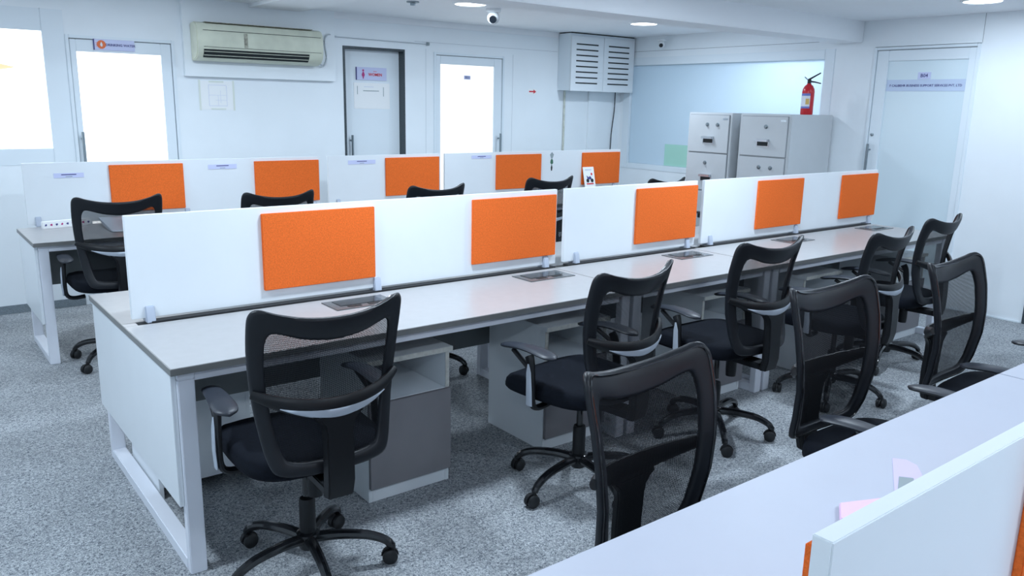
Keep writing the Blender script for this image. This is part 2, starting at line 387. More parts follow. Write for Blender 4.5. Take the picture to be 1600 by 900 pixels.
# ================================================================== DESKS
def pair_desk(name, label, x0, x1, yf, yr, split, side_panel=False, top='desk', group=None):
    """back to back desk module from x0 to x1; front edge yf, rear edge yr, cable slot at split (None: single sided)"""
    t = thing(name, label, 'desk', ((x0+x1)/2, (yf+yr)/2, 0), group)
    tops = [(yf, split-.012), (split+.034, yr)] if split else [(yf, yr)]
    for a, b_ in tops:
        tp = bx('tabletop', top, t, x0+.001, x1-.001, a, b_, .727, .75, .0015)
        for (p, q, r, s) in ((x0, x1, a-.0015, a+.0006), (x0, x1, b_-.0006, b_+.0015), (x0-.0008, x0+.001, a, b_), (x1-.001, x1+.0008, a, b_)):
            bx('edge_band', 'edge' if top == 'desk' else 'desk_white', t, p, q, r, s, .7265, .7485, 0)
    if split and side_panel: bx('tabletop_filler', top, t, x0+.001, x0+.05, split-.0115, split+.0335, .727, .75, .0005); bx('edge_band', 'edge', t, x0-.0008, x0+.001, split-.012, split+.034, .7265, .7485, 0)
    def loop(xa, xb):
        bx('leg', 'powder', t, xa, xb, yf+.026, yf+.066, 0, .70, .003); bx('leg', 'powder', t, xa, xb, yr-.066, yr-.026, 0, .70, .003)
        bx('bottom_rail', 'powder', t, xa, xb, yf+.066, yr-.066, 0, .045, .003); bx('top_rail', 'powder', t, xa, xb, yf+.026, yr-.026, .70, .7268, .002)
    i0 = .025 if x0 == 0 else .010; i1 = .025 if x1 > 5 else .010
    loop(x0+i0, x0+i0+.055); loop(x1-i1-.055, x1-i1)
    xa, xb = x0+.08, x1-.08
    bx('crossbeam', 'powder', t, xa, xb, yf+.03, yf+.055, .690, .7268, .002)
    if split: bx('crossbeam', 'powder', t, xa, xb, yr-.055, yr-.03, .675, .7268, .002)
    ym = split if split else yr-.2
    bx('modesty_panel', 'grey_panel', t, xa, xb, ym, ym+.018, .40, .7265, .002)
    if side_panel:
        bx('side_panel', 'laminate', t, x0+.008, x0+.0245, yf+.04, yr-.012, .252, .7268, .002)
    return t
DX = [(0, 2.118), (2.122, 3.238), (3.242, 5.355)]
mrow = 'desk modules of the middle row'
pair_desk('workstation_desk', 'grey topped desk with white side panel, its end station in the middle row', *DX[0], 0, 1.232, .612, True)
pair_desk('workstation_desk', 'short grey topped desk module between two longer ones in middle row', *DX[1], 0, 1.232, .612)
pair_desk('workstation_desk', 'grey topped desk module at the end of middle row by the frosted door', *DX[2], 0, 1.232, .612)
BF, BR_ = 2.775, 3.45
pair_desk('workstation_desk', 'grey topped desk with white side panel in the row along the door wall', *DX[0], BF, BR_, None, True)
pair_desk('workstation_desk', 'short desk module in the middle of the row along the door wall', *DX[1], BF, BR_, None)
pair_desk('workstation_desk', 'desk module near vented wall box in the row along the door wall', DX[2][0], 5.49, BF, BR_, None)
CF = -1.562
def crow(x0, x1, label):
    t = thing('workstation_desk', label, 'desk', ((x0+x1)/2, -2.18, 0))
    for a, b_ in ((-2.165, CF), (-2.80, -2.215)):
        bx('tabletop', 'desk_white', t, x0+.001, x1-.001, a, b_, .725, .75, .0015)
    for xa in (x0+.025, x1-.08):
        for a in (CF-.066, -2.774): bx('leg', 'powder', t, xa, xa+.055, a, a+.04, 0, .70, .003)
        bx('bottom_rail', 'powder', t, xa, xa+.055, -2.734, CF-.066, 0, .045, .003); bx('top_rail', 'powder', t, xa, xa+.055, -2.774, CF-.026, .70, .7248, .002)
    for a in (CF-.055, -2.77): bx('crossbeam', 'powder', t, x0+.08, x1-.08, a, a+.025, .675, .7248, .002)
    bx('modesty_panel', 'grey_panel', t, x0+.08, x1-.08, -2.20, -2.182, .40, .7248, .002)
crow(.03, 2.212, 'glossy white topped desk carrying pink and lilac papers')
crow(2.216, 3.32, 'short white topped desk joined past the one with papers')
crow(3.324, 5.40, 'long white topped desk furthest from the papers in its row')

# partitions
def partition(label, x0, x1, y, zb, zt, boards, clips, side=-1, th=.022, both=None, extra=None):
    t = thing('desk_partition', label, 'partition', ((x0+x1)/2, y+th/2, zb))
    bx('panel', 'laminate', t, x0, x1, y, y+th, zb, zt, .0015)
    for (a, b_, z0, z1) in boards: bx('pin_board', 'orange', t, a, b_, y-.014, y-.0003, z0, z1, .002)
    for (a, b_, z0, z1) in (both or []): bx('pin_board', 'orange', t, a, b_, y+th+.0003, y+th+.014, z0, z1, .002)
    for c in clips:
        pr = [(y-.022, .7503), (y+th+.022, .7503), (y+th+.012, .80), (y+th+.006, .815), (y-.006, .815), (y-.012, .80)]
        MB().prism(pr, c-.017, c+.017, 'x').build('clip', 'clip', t, bevel=.003)
    return t
MB_Z = (.819, 1.138)
MO = [(.55, 1.064), (1.598, 2.134), (2.742, 3.270), (3.882, 4.396), (4.891, 5.386)]
BO = [(.58, 1.066), (1.586, 2.105), (2.706, 3.238), (3.863, 4.404), (4.941, 5.470)]
mz = lambda l: [(a, b_, *MB_Z) for a, b_ in l]
PY = .637
partition('long bright white partition with two orange boards over white side-panelled desk', .036, 2.148, PY-.011, .768, 1.163, mz(MO[:2]), (.10, 1.075, 2.075))
partition('short bright white partition with one orange board in the middle row', 2.207, 3.280, PY-.011, .768, 1.163, mz(MO[2:3]), (2.295, 3.21))
partition('bright white partition with two orange boards in front of steel cabinets', 3.346, 5.396, PY-.011, .768, 1.163, mz(MO[3:]), (3.43, 4.36, 5.32))
BY = 3.475
p1 = partition('grey-shaded partition with two orange boards nearest the drinking water door', .07, 2.118, BY, .762, 1.163, mz(BO[:2]), (.13, 1.08, 2.06))
p2 = partition('grey-shaded short partition with one orange board before the dark lined door', 2.19, 3.25, BY, .762, 1.163, mz(BO[2:3]), (2.27, 3.18))
p3 = partition('grey-shaded partition with leaf stickers and two orange boards below vented wall box', 3.303, 5.484, BY, .762, 1.163, mz(BO[3:]), (3.38, 4.4, 5.40))
partition('white partition with orange boards on both faces dividing white topped desk', .066, 2.18, -2.204, .768, 1.163, [(.577, 1.09, .80, 1.14), (1.63, 2.14, .80, 1.14)], (.12, 1.1, 2.1), th=.024,
          both=[(.078, .60, .80, 1.142), (1.14, 1.65, .80, 1.142)])
partition('white partition on the short white topped desk past the papers', 2.24, 3.30, -2.204, .768, 1.163, [(2.76, 3.28, .80, 1.14)], (2.32, 3.2), th=.024, both=[(2.26, 2.78, .80, 1.142)])
partition('white partition on the long white topped desk furthest from the papers', 3.35, 5.38, -2.204, .768, 1.163, [(3.86, 4.38, .80, 1.14), (4.85, 5.36, .80, 1.14)], (3.43, 4.36, 5.3), th=.024)
# cable slot gaskets under the middle partitions
for (a, b_), lab in zip(((.10, 2.13), (2.22, 3.27), (3.36, 5.34)), ('first long', 'short', 'second long')):
    o = bx('cable_slot_cover', 'gap', None, a, b_, .602, .644, .7505, .757, .001)
    tag(o, {'first long': 'dark slot cover under partition of the side-panelled middle desk', 'short': 'dark slot cover under the short middle partition', 'second long': 'dark slot cover under middle partition before steel cabinets'}[lab], 'slot cover')
# name slips, stickers on the far partitions
for i, ((a, b_, z0, z1), lab) in enumerate(zip([(.245, .425, 1.062, 1.093), (1.245, 1.455, 1.088, 1.122), (2.365, 2.615, 1.092, 1.125), (3.59, 3.815, 1.108, 1.138)],
        ['pale name slip on shaded partition over patterned strip', 'pale name slip between two orange boards near air conditioner', 'pale name slip on short shaded partition', 'pale name slip on shaded partition with leaf stickers'])):
    t = thing('name_slip', lab, 'slip', ((a+b_)/2, BY, z0))
    bx('slip', 'lav', t, a, b_, BY-.0018, BY-.0003, z0, z1, 0)
    bx('printed_line', 'navy', t, (a+b_)/2-.045, (a+b_)/2+.045, BY-.0024, BY-.0019, z1-.013, z1-.007, 0); bx('printed_line', 'greyprint', t, (a+b_)/2-.02, (a+b_)/2+.02, BY-.0024, BY-.0019, z0+.006, z0+.010, 0)
for k, z in enumerate((1.122, 1.062, 1.002)):
    s = .030
    shp = [[(0, s), (s*.8, .2*s), (.3*s, -s), (-.3*s, -s), (-.8*s, .2*s)], [(0, s), (.5*s, .3*s), (.6*s, -.6*s), (0, -s), (-.6*s, -.5*s), (-.5*s, .3*s)], [(0, 1.2*s), (.35*s, 0), (.2*s, -s), (-.2*s, -s), (-.35*s, 0)]][k]
    o = MB().prism([(4.545+p[0], z+p[1]) for p in shp], BY-.0015, BY-.0003, 'y')
    M['leafgreen'] = M.get('leafgreen') or mat('leaf_green_print', (.05, .16, .10), .5)
    tag(o.build('leaf_sticker', ['greyprint', 'leafgreen', 'slot'][k]), ['dark diamond-shaped sticker, topmost of three on shaded partition', 'green leaf sticker between two dark stickers', 'slim dark drop sticker, lowest of three'][k], 'sticker')

# access boxes in the desktops
for i, (a, b_) in enumerate([(.765, 1.05), (1.79, 2.08), (2.895, 3.175), (3.96, 4.235), (5.0, 5.27)]):
    lab = ['black cable access box in desktop behind the chair at the side-panelled end', 'black cable access box by the gap after the long middle partition', 'black cable access box before the short middle partition',
           'black cable access box under the fourth orange board of the middle row', 'black cable access box at the door end of the middle row'][i]
    t = thing('cable_access_box', lab, 'cable box', ((a+b_)/2, .465, .75), 'cable boxes in the middle desks')
    bx('plate', 'boxplate', t, a, b_, .388, .545, .7502, .7535, .001)
    bx('flap', 'boxblack', t, a+.04, b_-.04, .44, .528, .7537, .7555, .001)
    bx('brush_slot', 'slot', t, a+.065, a+.125, .408, .432, .7537, .7545, 0); bx('brush_slot', 'slot', t, b_-.125, b_-.065, .408, .432, .7537, .7545, 0)

# pedestals
def pedestal(label, x0, yf, d=.45, w_=.385, face=-1):
    t = thing('pedestal_cabinet', label, 'cabinet', (x0+w_/2, yf, 0), 'pedestal cabinets under the desks')
    y0, y1 = (yf, yf+d) if face < 0 else (yf-d, yf)
    fr = yf; s = -face   # s: direction into the cabinet
    def B(n, m, xa, xb, da, db, za, zb, bev=.0015):
        ya, yb = fr+s*da, fr+s*db
        return bx(n, m, t, xa, xb, min(ya, yb), max(ya, yb), za, zb, bev)
    B('side', 'laminate', x0, x0+.018, .0185, d, 0, .585); B('side', 'laminate', x0+w_-.018, x0+w_, .0185, d, 0, .585)
    B('side_edge', 'ply', x0, x0+.018, .016, .0183, .425, .585, 0); B('side_edge', 'ply', x0+w_-.018, x0+w_, .016, .0183, .425, .585, 0)
    B('top', 'laminate', x0-.006, x0+w_+.006, .0, d, .5855, .606); B('top_edge', 'ply', x0-.006, x0+w_+.006, -.002, -.0002, .5855, .606, 0)
    B('back', 'laminate', x0+.018, x0+w_-.018, d-.012, d, .05, .585); B('shelf', 'laminate', x0+.018, x0+w_-.018, .0185, d-.012, .41, .425)
    B('bottom', 'laminate', x0+.018, x0+w_-.018, .0185, d-.012, .06, .075); B('plinth', 'laminate', x0+.018, x0+w_-.018, .02, .036, 0, .058)
    dr = B('door', 'door_grey', x0+.001, x0+w_-.001, .0, .017, .062, .424)
    MB().lathe([(.0, -.012), (.008, -.012), (.008, -.004), (.010, -.003), (.010, 0)], (x0+.035, fr, .33), 'y', 10).build('lock', 'steel', dr).location = -Vector(t['_w'])-Vector(dr.location)
    return t
pedestal('pedestal with grey door and open shelf beside the chair at the side-panelled end', .757, .112)
pedestal('pedestal with grey door under the long middle desk near paired legs', 1.66, .10)
pedestal('pedestal with grey door under the short middle desk', 2.77, .105)
pedestal('pedestal with grey door under the fourth station of the middle row', 3.725, .105)
pedestal('pedestal with grey door at the door end of middle row', 4.865, .105)
pedestal('pedestal facing away, its back seen past white side panel', .085, 1.09, face=1)

# ================================================================== CHAIRS
Yc = [(.36, -.232), (.47, -.215), (.56, -.200), (.66, -.196), (.76, -.208), (.86, -.232), (.95, -.262), (1.02, -.288)]
def backY(x, z):
    b_ = interp(z, [(.45, .035), (.7, .055), (1.0, .075)])
    return interp(z, Yc) + b_*(x/.24)**2 - .045
def ring2d(half, n):
    full = half + [(-x, z) for x, z in half[-2:0:-1]]
    return [(p.x, p.y) for p in catmull([Vector((x, z)) for x, z in full], n)]
OUT = [(0, .965), (.09, .970), (.165, .985), (.215, 1.000), (.238, .985), (.243, .94), (.240, .84), (.230, .72), (.214, .60), (.196, .51), (.168, .472), (.09, .462), (0, .460)]
INN = [(0, .888), (.088, .898), (.148, .917), (.177, .922), (.191, .907), (.196, .87), (.194, .80), (.184, .70), (.168, .60), (.152, .532), (.132, .511), (.08, .503), (0, .501)]
def build_chair():
    r = thing('office_chair', 'proto', 'chair', (0, 0, 0), 'black mesh office chairs')
    # five star base
    for k in range(5):
        a = math.radians(44+72*k); c, s = math.cos(a), math.sin(a)
        pts = catmull([Vector(p) for p in ((.02, 0, .118), (.10, 0, .122), (.20, 0, .112), (.262, 0, .088), (.286, 0, .062))], 4, False)
        m = MB().tube([(p.x*c, p.x*s, p.z) for p in pts], [.020-.006*i/(len(pts)-1) for i in range(len(pts))], 10)
        m.build('base_leg', 'gloss_black', r)
        cx, cy = .288*c, .288*s; m = MB()
        g = a+1.1+k*1.7; ux, uy = math.cos(g), math.sin(g)
        for sd in (-1, 1):
            prof = [(.0, -.009), (.022, -.009), (.027, -.004), (.027, .006), (.020, .011), (0, .012)]
            mm = MB().lathe([(p, h*sd) for p, h in prof], (0, 0, 0), 'x', 16)
            off = .013*sd
            m.add([(cx+ux*(q[0]+off)-uy*(q[1]+.010), cy+uy*(q[0]+off)+ux*(q[1]+.010), q[2]+.0272) for q in mm.v], mm.f)
        hood = [(q[0], q[1]) for q in ()]
        m.tube([(cx, cy, .04), (cx, cy, .072)], .010, 8); 
        pr = [(math.cos(t)*.031, .028+math.sin(t)*.031) for t in [PI*j/8 for j in range(9)]]
        mm = MB().prism(pr, -.004, .004, 'x')
        m.add([(cx+ux*q[0]-uy*(q[1]+.010), cy+uy*q[0]+ux*(q[1]+.010), q[2]) for q in mm.v], mm.f)
        m.build('caster', 'rubber', r)
    MB().lathe([(.0, .082), (.030, .082), (.034, .09), (.034, .128), (.040, .132), (.040, .140), (.028, .146), (0, .146)], n=24).build('hub', 'gloss_black', r)
    MB().lathe([(.0, .14), (.0275, .14), (.0275, .26), (.024, .268), (.0, .268)], n=20).build('gas_lift_cover', 'black', r)
    MB().lathe([(.0, .262), (.014, .262), (.014, .405), (.0, .405)], n=16).build('gas_lift', 'gloss_black', r)
    mech = MB().box(-.075, .075, -.12, .10, .395, .428).build('seat_mechanism', 'black', r, bevel=.008)
    mech2 = MB().tube([(.07, .02, .408), (.20, .02, .405), (.245, .02, .40)], .006, 8); mech2.build('lever', 'chrome', r)
    MB().lathe([(0, .235), (.012, .235), (.014, .25), (.014, .275), (0, .28)], (0, .02, .40), 'x', 10).build('lever_knob', 'black', r)
    MB().lathe([(0, .30), (.024, .30), (.026, .33), (.026, .395), (0, .398)], (.0, -.085, 0), n=14).build('tension_knob', 'black', r)
    # seat cushion
    N = 40
    def outline(sc, t):
        a = 2*PI*t/N; c, s = math.cos(a), math.sin(a); e = .5
        x = .245*sc*math.copysign(abs(c)**e, c); y = .25*sc*math.copysign(abs(s)**e, s)
        return x*(1-.06*max(0, -s)), y+.035
    m = MB(); prof = [(.80, .428), (.96, .430), (1.0, .444), (1.0, .468), (.985, .486), (.94, .497), (.8, .503), (.5, .504), (.2, .503)]
    V = []
    for sc, z in prof:
        for t in range(N):
            x, y = outline(sc, t); zz = z - .030*max(0, (y-.14)/.13)**2 * (1 if z > .45 else .5)
            V.append((x, y, zz))
    fs = [(j*N+i, j*N+(i+1) % N, (j+1)*N+(i+1) % N, (j+1)*N+i) for j in range(len(prof)-1) for i in range(N)]
    fs += [tuple(range(N))[::-1], tuple(range((len(prof)-1)*N, len(prof)*N))]
    m.add(V, fs); m.build('seat', 'fabric', r, sharp=60)
    # back frame: a rounded band swept round the outline
    o2, i2 = ring2d(OUT, 4), ring2d(INN, 4); n = len(o2); K = 12; V = []
    for (ox, oz), (ix, iz) in zip(o2, i2):
        for k in range(K):
            a = 2*PI*k/K; ca, sa = math.cos(a), math.sin(a)
            ca = math.copysign(abs(ca)**.6, ca); sa = math.copysign(abs(sa)**.6, sa)
            x = (ox+ix)/2+(ox-ix)/2*ca; z = (oz+iz)/2+(oz-iz)/2*ca
            V.append((x, backY(x, z)+.013*sa, z))
    fs = [(i*K+k, i*K+(k+1) % K, ((i+1) % n)*K+(k+1) % K, ((i+1) % n)*K+k) for i in range(n) for k in range(K)]
    MB().add(V, fs).build('back_frame', 'frame_black', r, sharp=70)
    # bead along the front of the frame
    pth = [(ox*.955, backY(ox*.955, .73+(oz-.73)*.965)+.0125, .73+(oz-.73)*.965) for ox, oz in o2]
    MB().tube(pth, .0035, 6, closed=True, up=(0, 1, 0)).build('frame_bead', 'gloss_black', r)
    # mesh sheet
    V = []; fs = []; nz, nx = 26, 16
    ro = sorted([(z, x) for x, z in i2 if x >= 0])
    for j in range(nz+1):
        z = .485+(.935-.485)*j/nz
        hw = interp(min(max(z, .52), .90), [(.5, .148), (.53, .160), (.60, .176), (.70, .191), (.80, .200), (.90, .202)])
        for i in range(nx+1):
            x = -hw+2*hw*i/nx; zz = z - (.028*(1-(x/.2)**2) if z > .9 else 0)*((z-.9)/.035 if z > .9 else 0)
            V.append((x, backY(x, zz), zz))
    fs = [(j*(nx+1)+i, j*(nx+1)+i+1, (j+1)*(nx+1)+i+1, (j+1)*(nx+1)+i) for j in range(nz) for i in range(nx)]
    MB().add(V, fs).build('back_mesh', 'mesh', r)
    # spine
    sp = MB(); prof = [(.662, -.283, 1.9), (.648, -.284, 1.45), (.628, -.285, 1.1), (.60, -.286, 1.0), (.52, -.290, 1.0), (.44, -.290, 1.0), (.385, -.278, .95)]
    V = []
    for z, y, ww in prof:
        for sx, dy in ((-.05, 0), (-.042, -.026), (.042, -.026), (.05, 0), (.042, .012), (-.042, .012)): V.append((sx*ww, y+dy, z))
    fs = [(j*6+i, j*6+(i+1) % 6, (j+1)*6+(i+1) % 6, (j+1)*6+i) for j in range(6) for i in range(6)]+[tuple(range(6)), tuple(range(36, 42))[::-1]]
    sp.add(V, fs); sp.box(-.04, .04, -.275, -.10, .385, .415); sp.build('spine', 'black', r, bevel=.004)
    # rear arc with silver crescent
    def arc(x): 
        u = x/.230
        return (x, interp(.7, Yc)-.100+.090*abs(u)**2.2, .682+.052*u*u)
    xs = [-.230+.46*i/28 for i in range(29)]
    a_ = MB().tube([arc(x) for x in xs], [.012]*29, 10, ry=[.014+.018*(1-(x/.230)**2) for x in xs]).build('back_arc', 'black', r)
    xs = [-.165+.33*i/24 for i in range(25)]
    cr = MB().tube([(arc(x)[0], arc(x)[1]-.008, arc(x)[2]-.014) for x in xs], [.0065]*25, 8, ry=[.0015+.0150*(1-(abs(x)/.165)**2) for x in xs]).build('accent_strip', 'silver', a_)
    cr.location = (0, 0, 0); cr['label'] = 'silver crescent strip'
    # arms
    for s in (-1, 1):
        path = catmull([Vector(p) for p in ((s*.17, .03, .418), (s*.235, .03, .415), (s*.268, .028, .44), (s*.272, .03, .52), (s*.268, .04, .60), (s*.262, .055, .632))], 4, False)
        q = len(path)
        ar = MB().tube(path, [.011+.004*abs(i/q-.5) for i in range(q)], 10, ry=[.016+.006*(i/q) for i in range(q)], up=(0, 1, 0))
        ar.tube(catmull([Vector(p) for p in ((s*.268, .05, .585), (s*.264, .10, .612), (s*.258, .15, .638))], 4, False), .010, 8)
        ar = ar.build('armrest', 'black', r)
        V = []; L = 18; K = 12
        for i in range(L+1):
            u = i/L; y = -.085+.32*u; hw = .044*math.sqrt(max(.02, 1-(2*u-1)**6))*(1-.38*u); zc = .650+.016*math.sin(PI*u)-.012*u*u
            xc = s*(.262-.018*u*u)
            for k in range(K):
                a = 2*PI*k/K; V.append((xc+hw*math.cos(a), y, zc+(.011 if math.sin(a) > 0 else .013)*math.sin(a)*math.sqrt(max(.15, 1-(2*u-1)**8))))
        fs = [(i*K+k, i*K+(k+1) % K, (i+1)*K+(k+1) % K, (i+1)*K+k) for i in range(L) for k in range(K)]+[tuple(range(K))[::-1], tuple(range(L*K, L*K+K))]
        MB().add(V, fs).build('arm_pad', 'pad', ar, sharp=60)
        st = MB().tube([(s*.283, .031, .435), (s*.2865, .030, .50), (s*.283, .037, .57), (s*.280, .043, .605)], [.005, .006, .006, .003], 8, ry=[.017, .016, .013, .004], up=(0, 1, 0))
        st.build('accent_strip', 'silver', ar)['label'] = 'silver side strip'
    return r
proto = build_chair()
def strip_arms(c):
    for ch in list(c.children):
        if ch.name.split('.')[0] == 'armrest':
            for g in list(ch.children): bpy.data.objects.remove(g)
            bpy.data.objects.remove(ch)
def chair(x, y, yaw, label, dz=0.0, base=0, arms=True, first=[True]):
    c = proto if first[0] else copy_tree(proto)
    first[0] = False
    c.location = (x, y, 0); c.rotation_euler = (0, 0, math.radians(yaw)); c['label'] = label
    if not arms: strip_arms(c)
    for ch in c.children:
        k = ch.name.split('.')[0]
        if k in ('base_leg', 'caster', 'hub', 'gas_lift_cover'):
            ch.rotation_euler = (0, 0, math.radians(base-yaw))
        elif dz and not (k == 'armrest' and dz > 0): ch.location.z += dz
    return c
chair(.368, -.165, -3, 'black mesh chair at the side-panelled end of middle desk row', dz=.015, base=0)
chair(1.57, -.228, 7, 'black mesh chair at the second station of middle row, beside paired white legs', dz=-.015, base=2)
chair(2.51, -.20, 0, 'black mesh chair at the short middle desk', dz=.01, base=-30)
chair(3.50, -.24, 5, 'black mesh chair at fourth station of the middle row', dz=-.02, base=20)
chair(4.36, -.11, 4, 'black mesh chair at the door end of the middle row', dz=-.02, base=10)
chair(.855, -1.50, 183, 'armless black mesh chair facing the white topped desk across from second station', dz=-.045, base=30, arms=False)
chair(1.86, -1.39, 178, 'black mesh chair with arms facing the seam end of white topped desk', dz=.01, base=12)
chair(2.81, -1.38, 182, 'black mesh chair facing the short white topped desk', base=-8)
chair(.405, 2.69, 0, 'black mesh chair at the patterned strip on door-wall desk row', dz=.03, base=30)
chair(1.36, 2.69, 0, 'black mesh chair near the second orange board of door-wall row', dz=.01, base=0)
chair(2.42, 2.485, 3, 'black mesh chair at the short desk of the door-wall row', dz=.025, base=22)
chair(3.47, 2.485, 2, 'black mesh chair near the leaf stickers on door-wall row', dz=.04, base=15)
chair(5.02, 2.65, 0, 'black mesh chair by the steel cabinets in door-wall row', dz=-.04, base=5)
chair(1.80, 1.45, 178, 'black mesh chair on the rear side of middle desk row', dz=-.03, base=-20)

# ================================================================== WALL EQUIPMENT
# air conditioner
ax0, ax1 = 1.415, 2.47
t = thing('air_conditioner', 'aged ivory split air conditioner above wall ledge', 'air conditioner', ((ax0+ax1)/2, W-.045, 1.88))
yw = W-.046
prof = [(yw, 1.885), (yw, 2.172), (yw-.085, 2.178), (yw-.135, 2.165), (yw-.158, 2.13), (yw-.165, 2.06), (yw-.165, 1.985), (yw-.150, 1.94), (yw-.115, 1.905), (yw-.06, 1.888)]
MB().prism(prof, ax0, ax1, 'x').build('body', 'acbody', t, bevel=.006)
bx('top_grille', 'acgrime', t, ax0+.08, ax1-.08, yw-.13, yw-.02, 2.1765, 2.181, 0)
bx('panel_seam', 'slot', t, ax0+.05, ax1-.02, yw-.1612, yw-.150, 2.113, 2.117, 0)
bx('panel_seam', 'slot', t, ax0+.05, ax1-.02, yw-.1663, yw-.150, 1.988, 1.991, 0)
lv = MB().prism([(yw-.1660, 1.972), (yw-.1555, 1.938), (yw-.128, 1.909), (yw-.120, 1.920), (yw-.145, 1.945), (yw-.150, 1.972)], ax0+.05, ax1-.13, 'x').build('outlet_slot', 'slot', t)
for zz, dy in ((1.953, -.1600), (1.925, -.1440)):
    bx('louvre', 'acbody', t, ax0+.052, ax1-.135, yw+dy-.004, yw+dy+.006, zz, zz+.004, 0)
bx('badge_strip', 'acgrime', t, ax0+.37, ax0+.40, yw-.1662, yw-.164, 1.995, 2.105, 0)
cab = MB().tube(catmull([Vector(p) for p in ((ax1-.01, yw-.06, 1.93), (ax1+.06, yw-.02, 1.89), (ax1+.10, W-.05, 1.96), (ax1+.085, W-.05, 2.10), (ax1+.12, W-.05, 2.16), (ax1+.22, W-.006, 2.15))], 6, False), .007, 6)
cab.tube([(ax1+.22, W-.006, 2.15), (3.2, W-.006, 2.145), (3.64, W-.006, 2.142)], .005, 6)
tag(cab.build('wall_cable', 'cable'), 'white cable looping from air conditioner along the wall', 'cable')
tag(MB().box(3.625, 3.655, W-.02, W-.001, 2.13, 2.16).build('cable_clip_box', 'greyprint', bevel=.003), 'small dark cable junction at the end of wall cable', 'junction box')

# vented wall box
vx0, vx1, vy = 5.30, 6.27, 4.085
t = thing('vented_wall_box', 'white wall box with slotted double doors under ceiling', 'cabinet', ((vx0+vx1)/2, W, 1.755))
bx('body', 'frame', t, vx0, vx1, vy+.019, W-.001, 1.757, H-.012, .002)
bx('top_gap', 'slot', t, vx0+.01, vx1-.01, vy+.02, W-.01, H-.012, H-.002, 0)
mid = (vx0+vx1)/2-.01
for a, b_ in ((vx0, mid-.0015), (mid+.0015, vx1-.02)):
    d = bx('door', 'laminate', t, a, b_, vy, vy+.018, 1.752, H-.035, .002)
    for k in range(8):
        z = 1.83+k*.0575; c = (a+b_)/2-.008
        s_ = bx('slot', 'slot', t, c-.16, c+.16, vy-.0012, vy+.001, z, z+.014, 0); s_.parent = d; s_.location = (0, 0, 0)
# conduits below it
tag(MB().tube([(5.40, W-.012, 1.76), (5.40, W-.012, .9)], .011, 8, up=(1, 0, 0)).build('conduit', 'beige'), 'thin stained conduit under the left of vented box', 'conduit')
tag(bx('cable_trunking', 'wall', None, 5.76, 5.90, W-.022, W-.0005, .76, 1.756, .003), 'wide white vertical trunking under vented box', 'trunking')
tag(MB().tube(catmull([Vector(p) for p in ((6.17, W-.02, 1.76), (6.17, W-.015, 1.55), (6.14, W-.015, 1.30), (6.13, W-.015, 1.1), (6.09, W-.015, .95))], 6, False), .006, 6).build('hanging_cable', 'blackcable'), 'thin black cable hanging below vented box', 'cable')

# ceiling cameras
def dome_cam(x, y, z, label, s=1.0, aim=(-.5, -.6)):
    t = thing('security_camera', label, 'camera', (x, y, z))
    MB().lathe([(.055*s, 0), (.055*s, -.018*s), (.045*s, -.026*s), (0, -.026*s)], (x, y, z), 'z', 24).build('mount', 'lamprim', t)
    b_ = MB(); V = []
    n = 16
    prof = [(math.sin(PI*i/10)*.046*s, -math.cos(PI*i/10)*.046*s) for i in range(11)]
    b_.lathe([(max(r_, .0005), h) for r_, h in prof], (x, y, z-.062*s), 'z', 24); b_.build('ball', 'lamprim', t, sharp=60)
    d = Vector((aim[0], aim[1], -.32)).normalized(); c = Vector((x, y, z-.062*s))
    MB().tube([c+d*.034*s, c+d*.052*s], .026*s, 20).build('lens', 'lens', t)
dome_cam(3.50, 3.05, H, 'white ball security camera under ceiling beside a downlight', 1.15, (-.62, -.72))
dome_cam(6.18, 3.62, H-.05, 'small white security camera in the corner over the glass screen', .8, (-.8, -.5))
tag(MB().lathe([(.0, -.03), (.02, -.03), (.022, -.012), (.05, -.008), (.05, 0)], (2.78, 3.13, H), 'z', 16).build('sprinkler_head', 'steel'), 'small metal sprinkler head in the ceiling', 'sprinkler')

# filing cabinets
def filing_cabinet(y0, y1, label, knobs):
    x0, x1, zt = 5.60, 6.255, 1.558
    t = thing('filing_cabinet', label, 'cabinet', ((x0+x1)/2, (y0+y1)/2, 0), 'steel filing cabinets')
    bx('body', 'cab', t, x0+.012, x1, y0, y1, .0, zt, .006)
    z = zt-.02
    for k in range(4):
        zb = z-.352
        sh = bx('seam', 'cab_dark', t, x0+.008, x0+.0125, y0+.026, y1-.026, zb-.001, z+.001, 0)
        d = bx('drawer', 'cab', t, x0, x0+.012, y0+.03, y1-.03, zb+.003, z-.003, .003)
        yc = (y0+y1)/2; hz = z-.235
        h = MB().box(x0-.004, x0-.0002, yc-.065, yc+.065, hz-.03, hz+.035); h.prism([(x0-.03, hz+.034), (x0-.004, hz+.034), (x0-.004, hz+.012), (x0-.03, hz+.020)], yc-.065, yc+.065, 'y') if False else None
        h = h.build('handle', 'chrome', t, bevel=.002); h.parent = d; h.location = (0, 0, 0)
        g = bx('handle_lip', 'chrome', t, x0-.032, x0-.004, yc-.065, yc+.065, hz+.014, hz+.034, .003); g.parent = d; g.location = (0, 0, 0)
        g = bx('handle_recess', 'slot', t, x0-.006, x0-.0042, yc-.055, yc+.055, hz-.024, hz+.012, 0); g.parent = d; g.location = (0, 0, 0)
        for (dy, dz_) in knobs[k]:
            q = MB().lathe([(0, -.014), (.013, -.013), (.015, -.004), (.019, -.003), (.019, 0)], (x0, yc+dy, z+dz_), 'x', 14).build('lock', 'steel', t); q.parent = d; q.location = (0, 0, 0)
        if k == 0:
            q = bx('maker_plate', 'chrome', t, x0-.0015, x0-.0001, y0+.045, y0+.10, z-.045, z-.027, 0); q.parent = d; q.location = (0, 0, 0)
        z = zb-.006
    return t
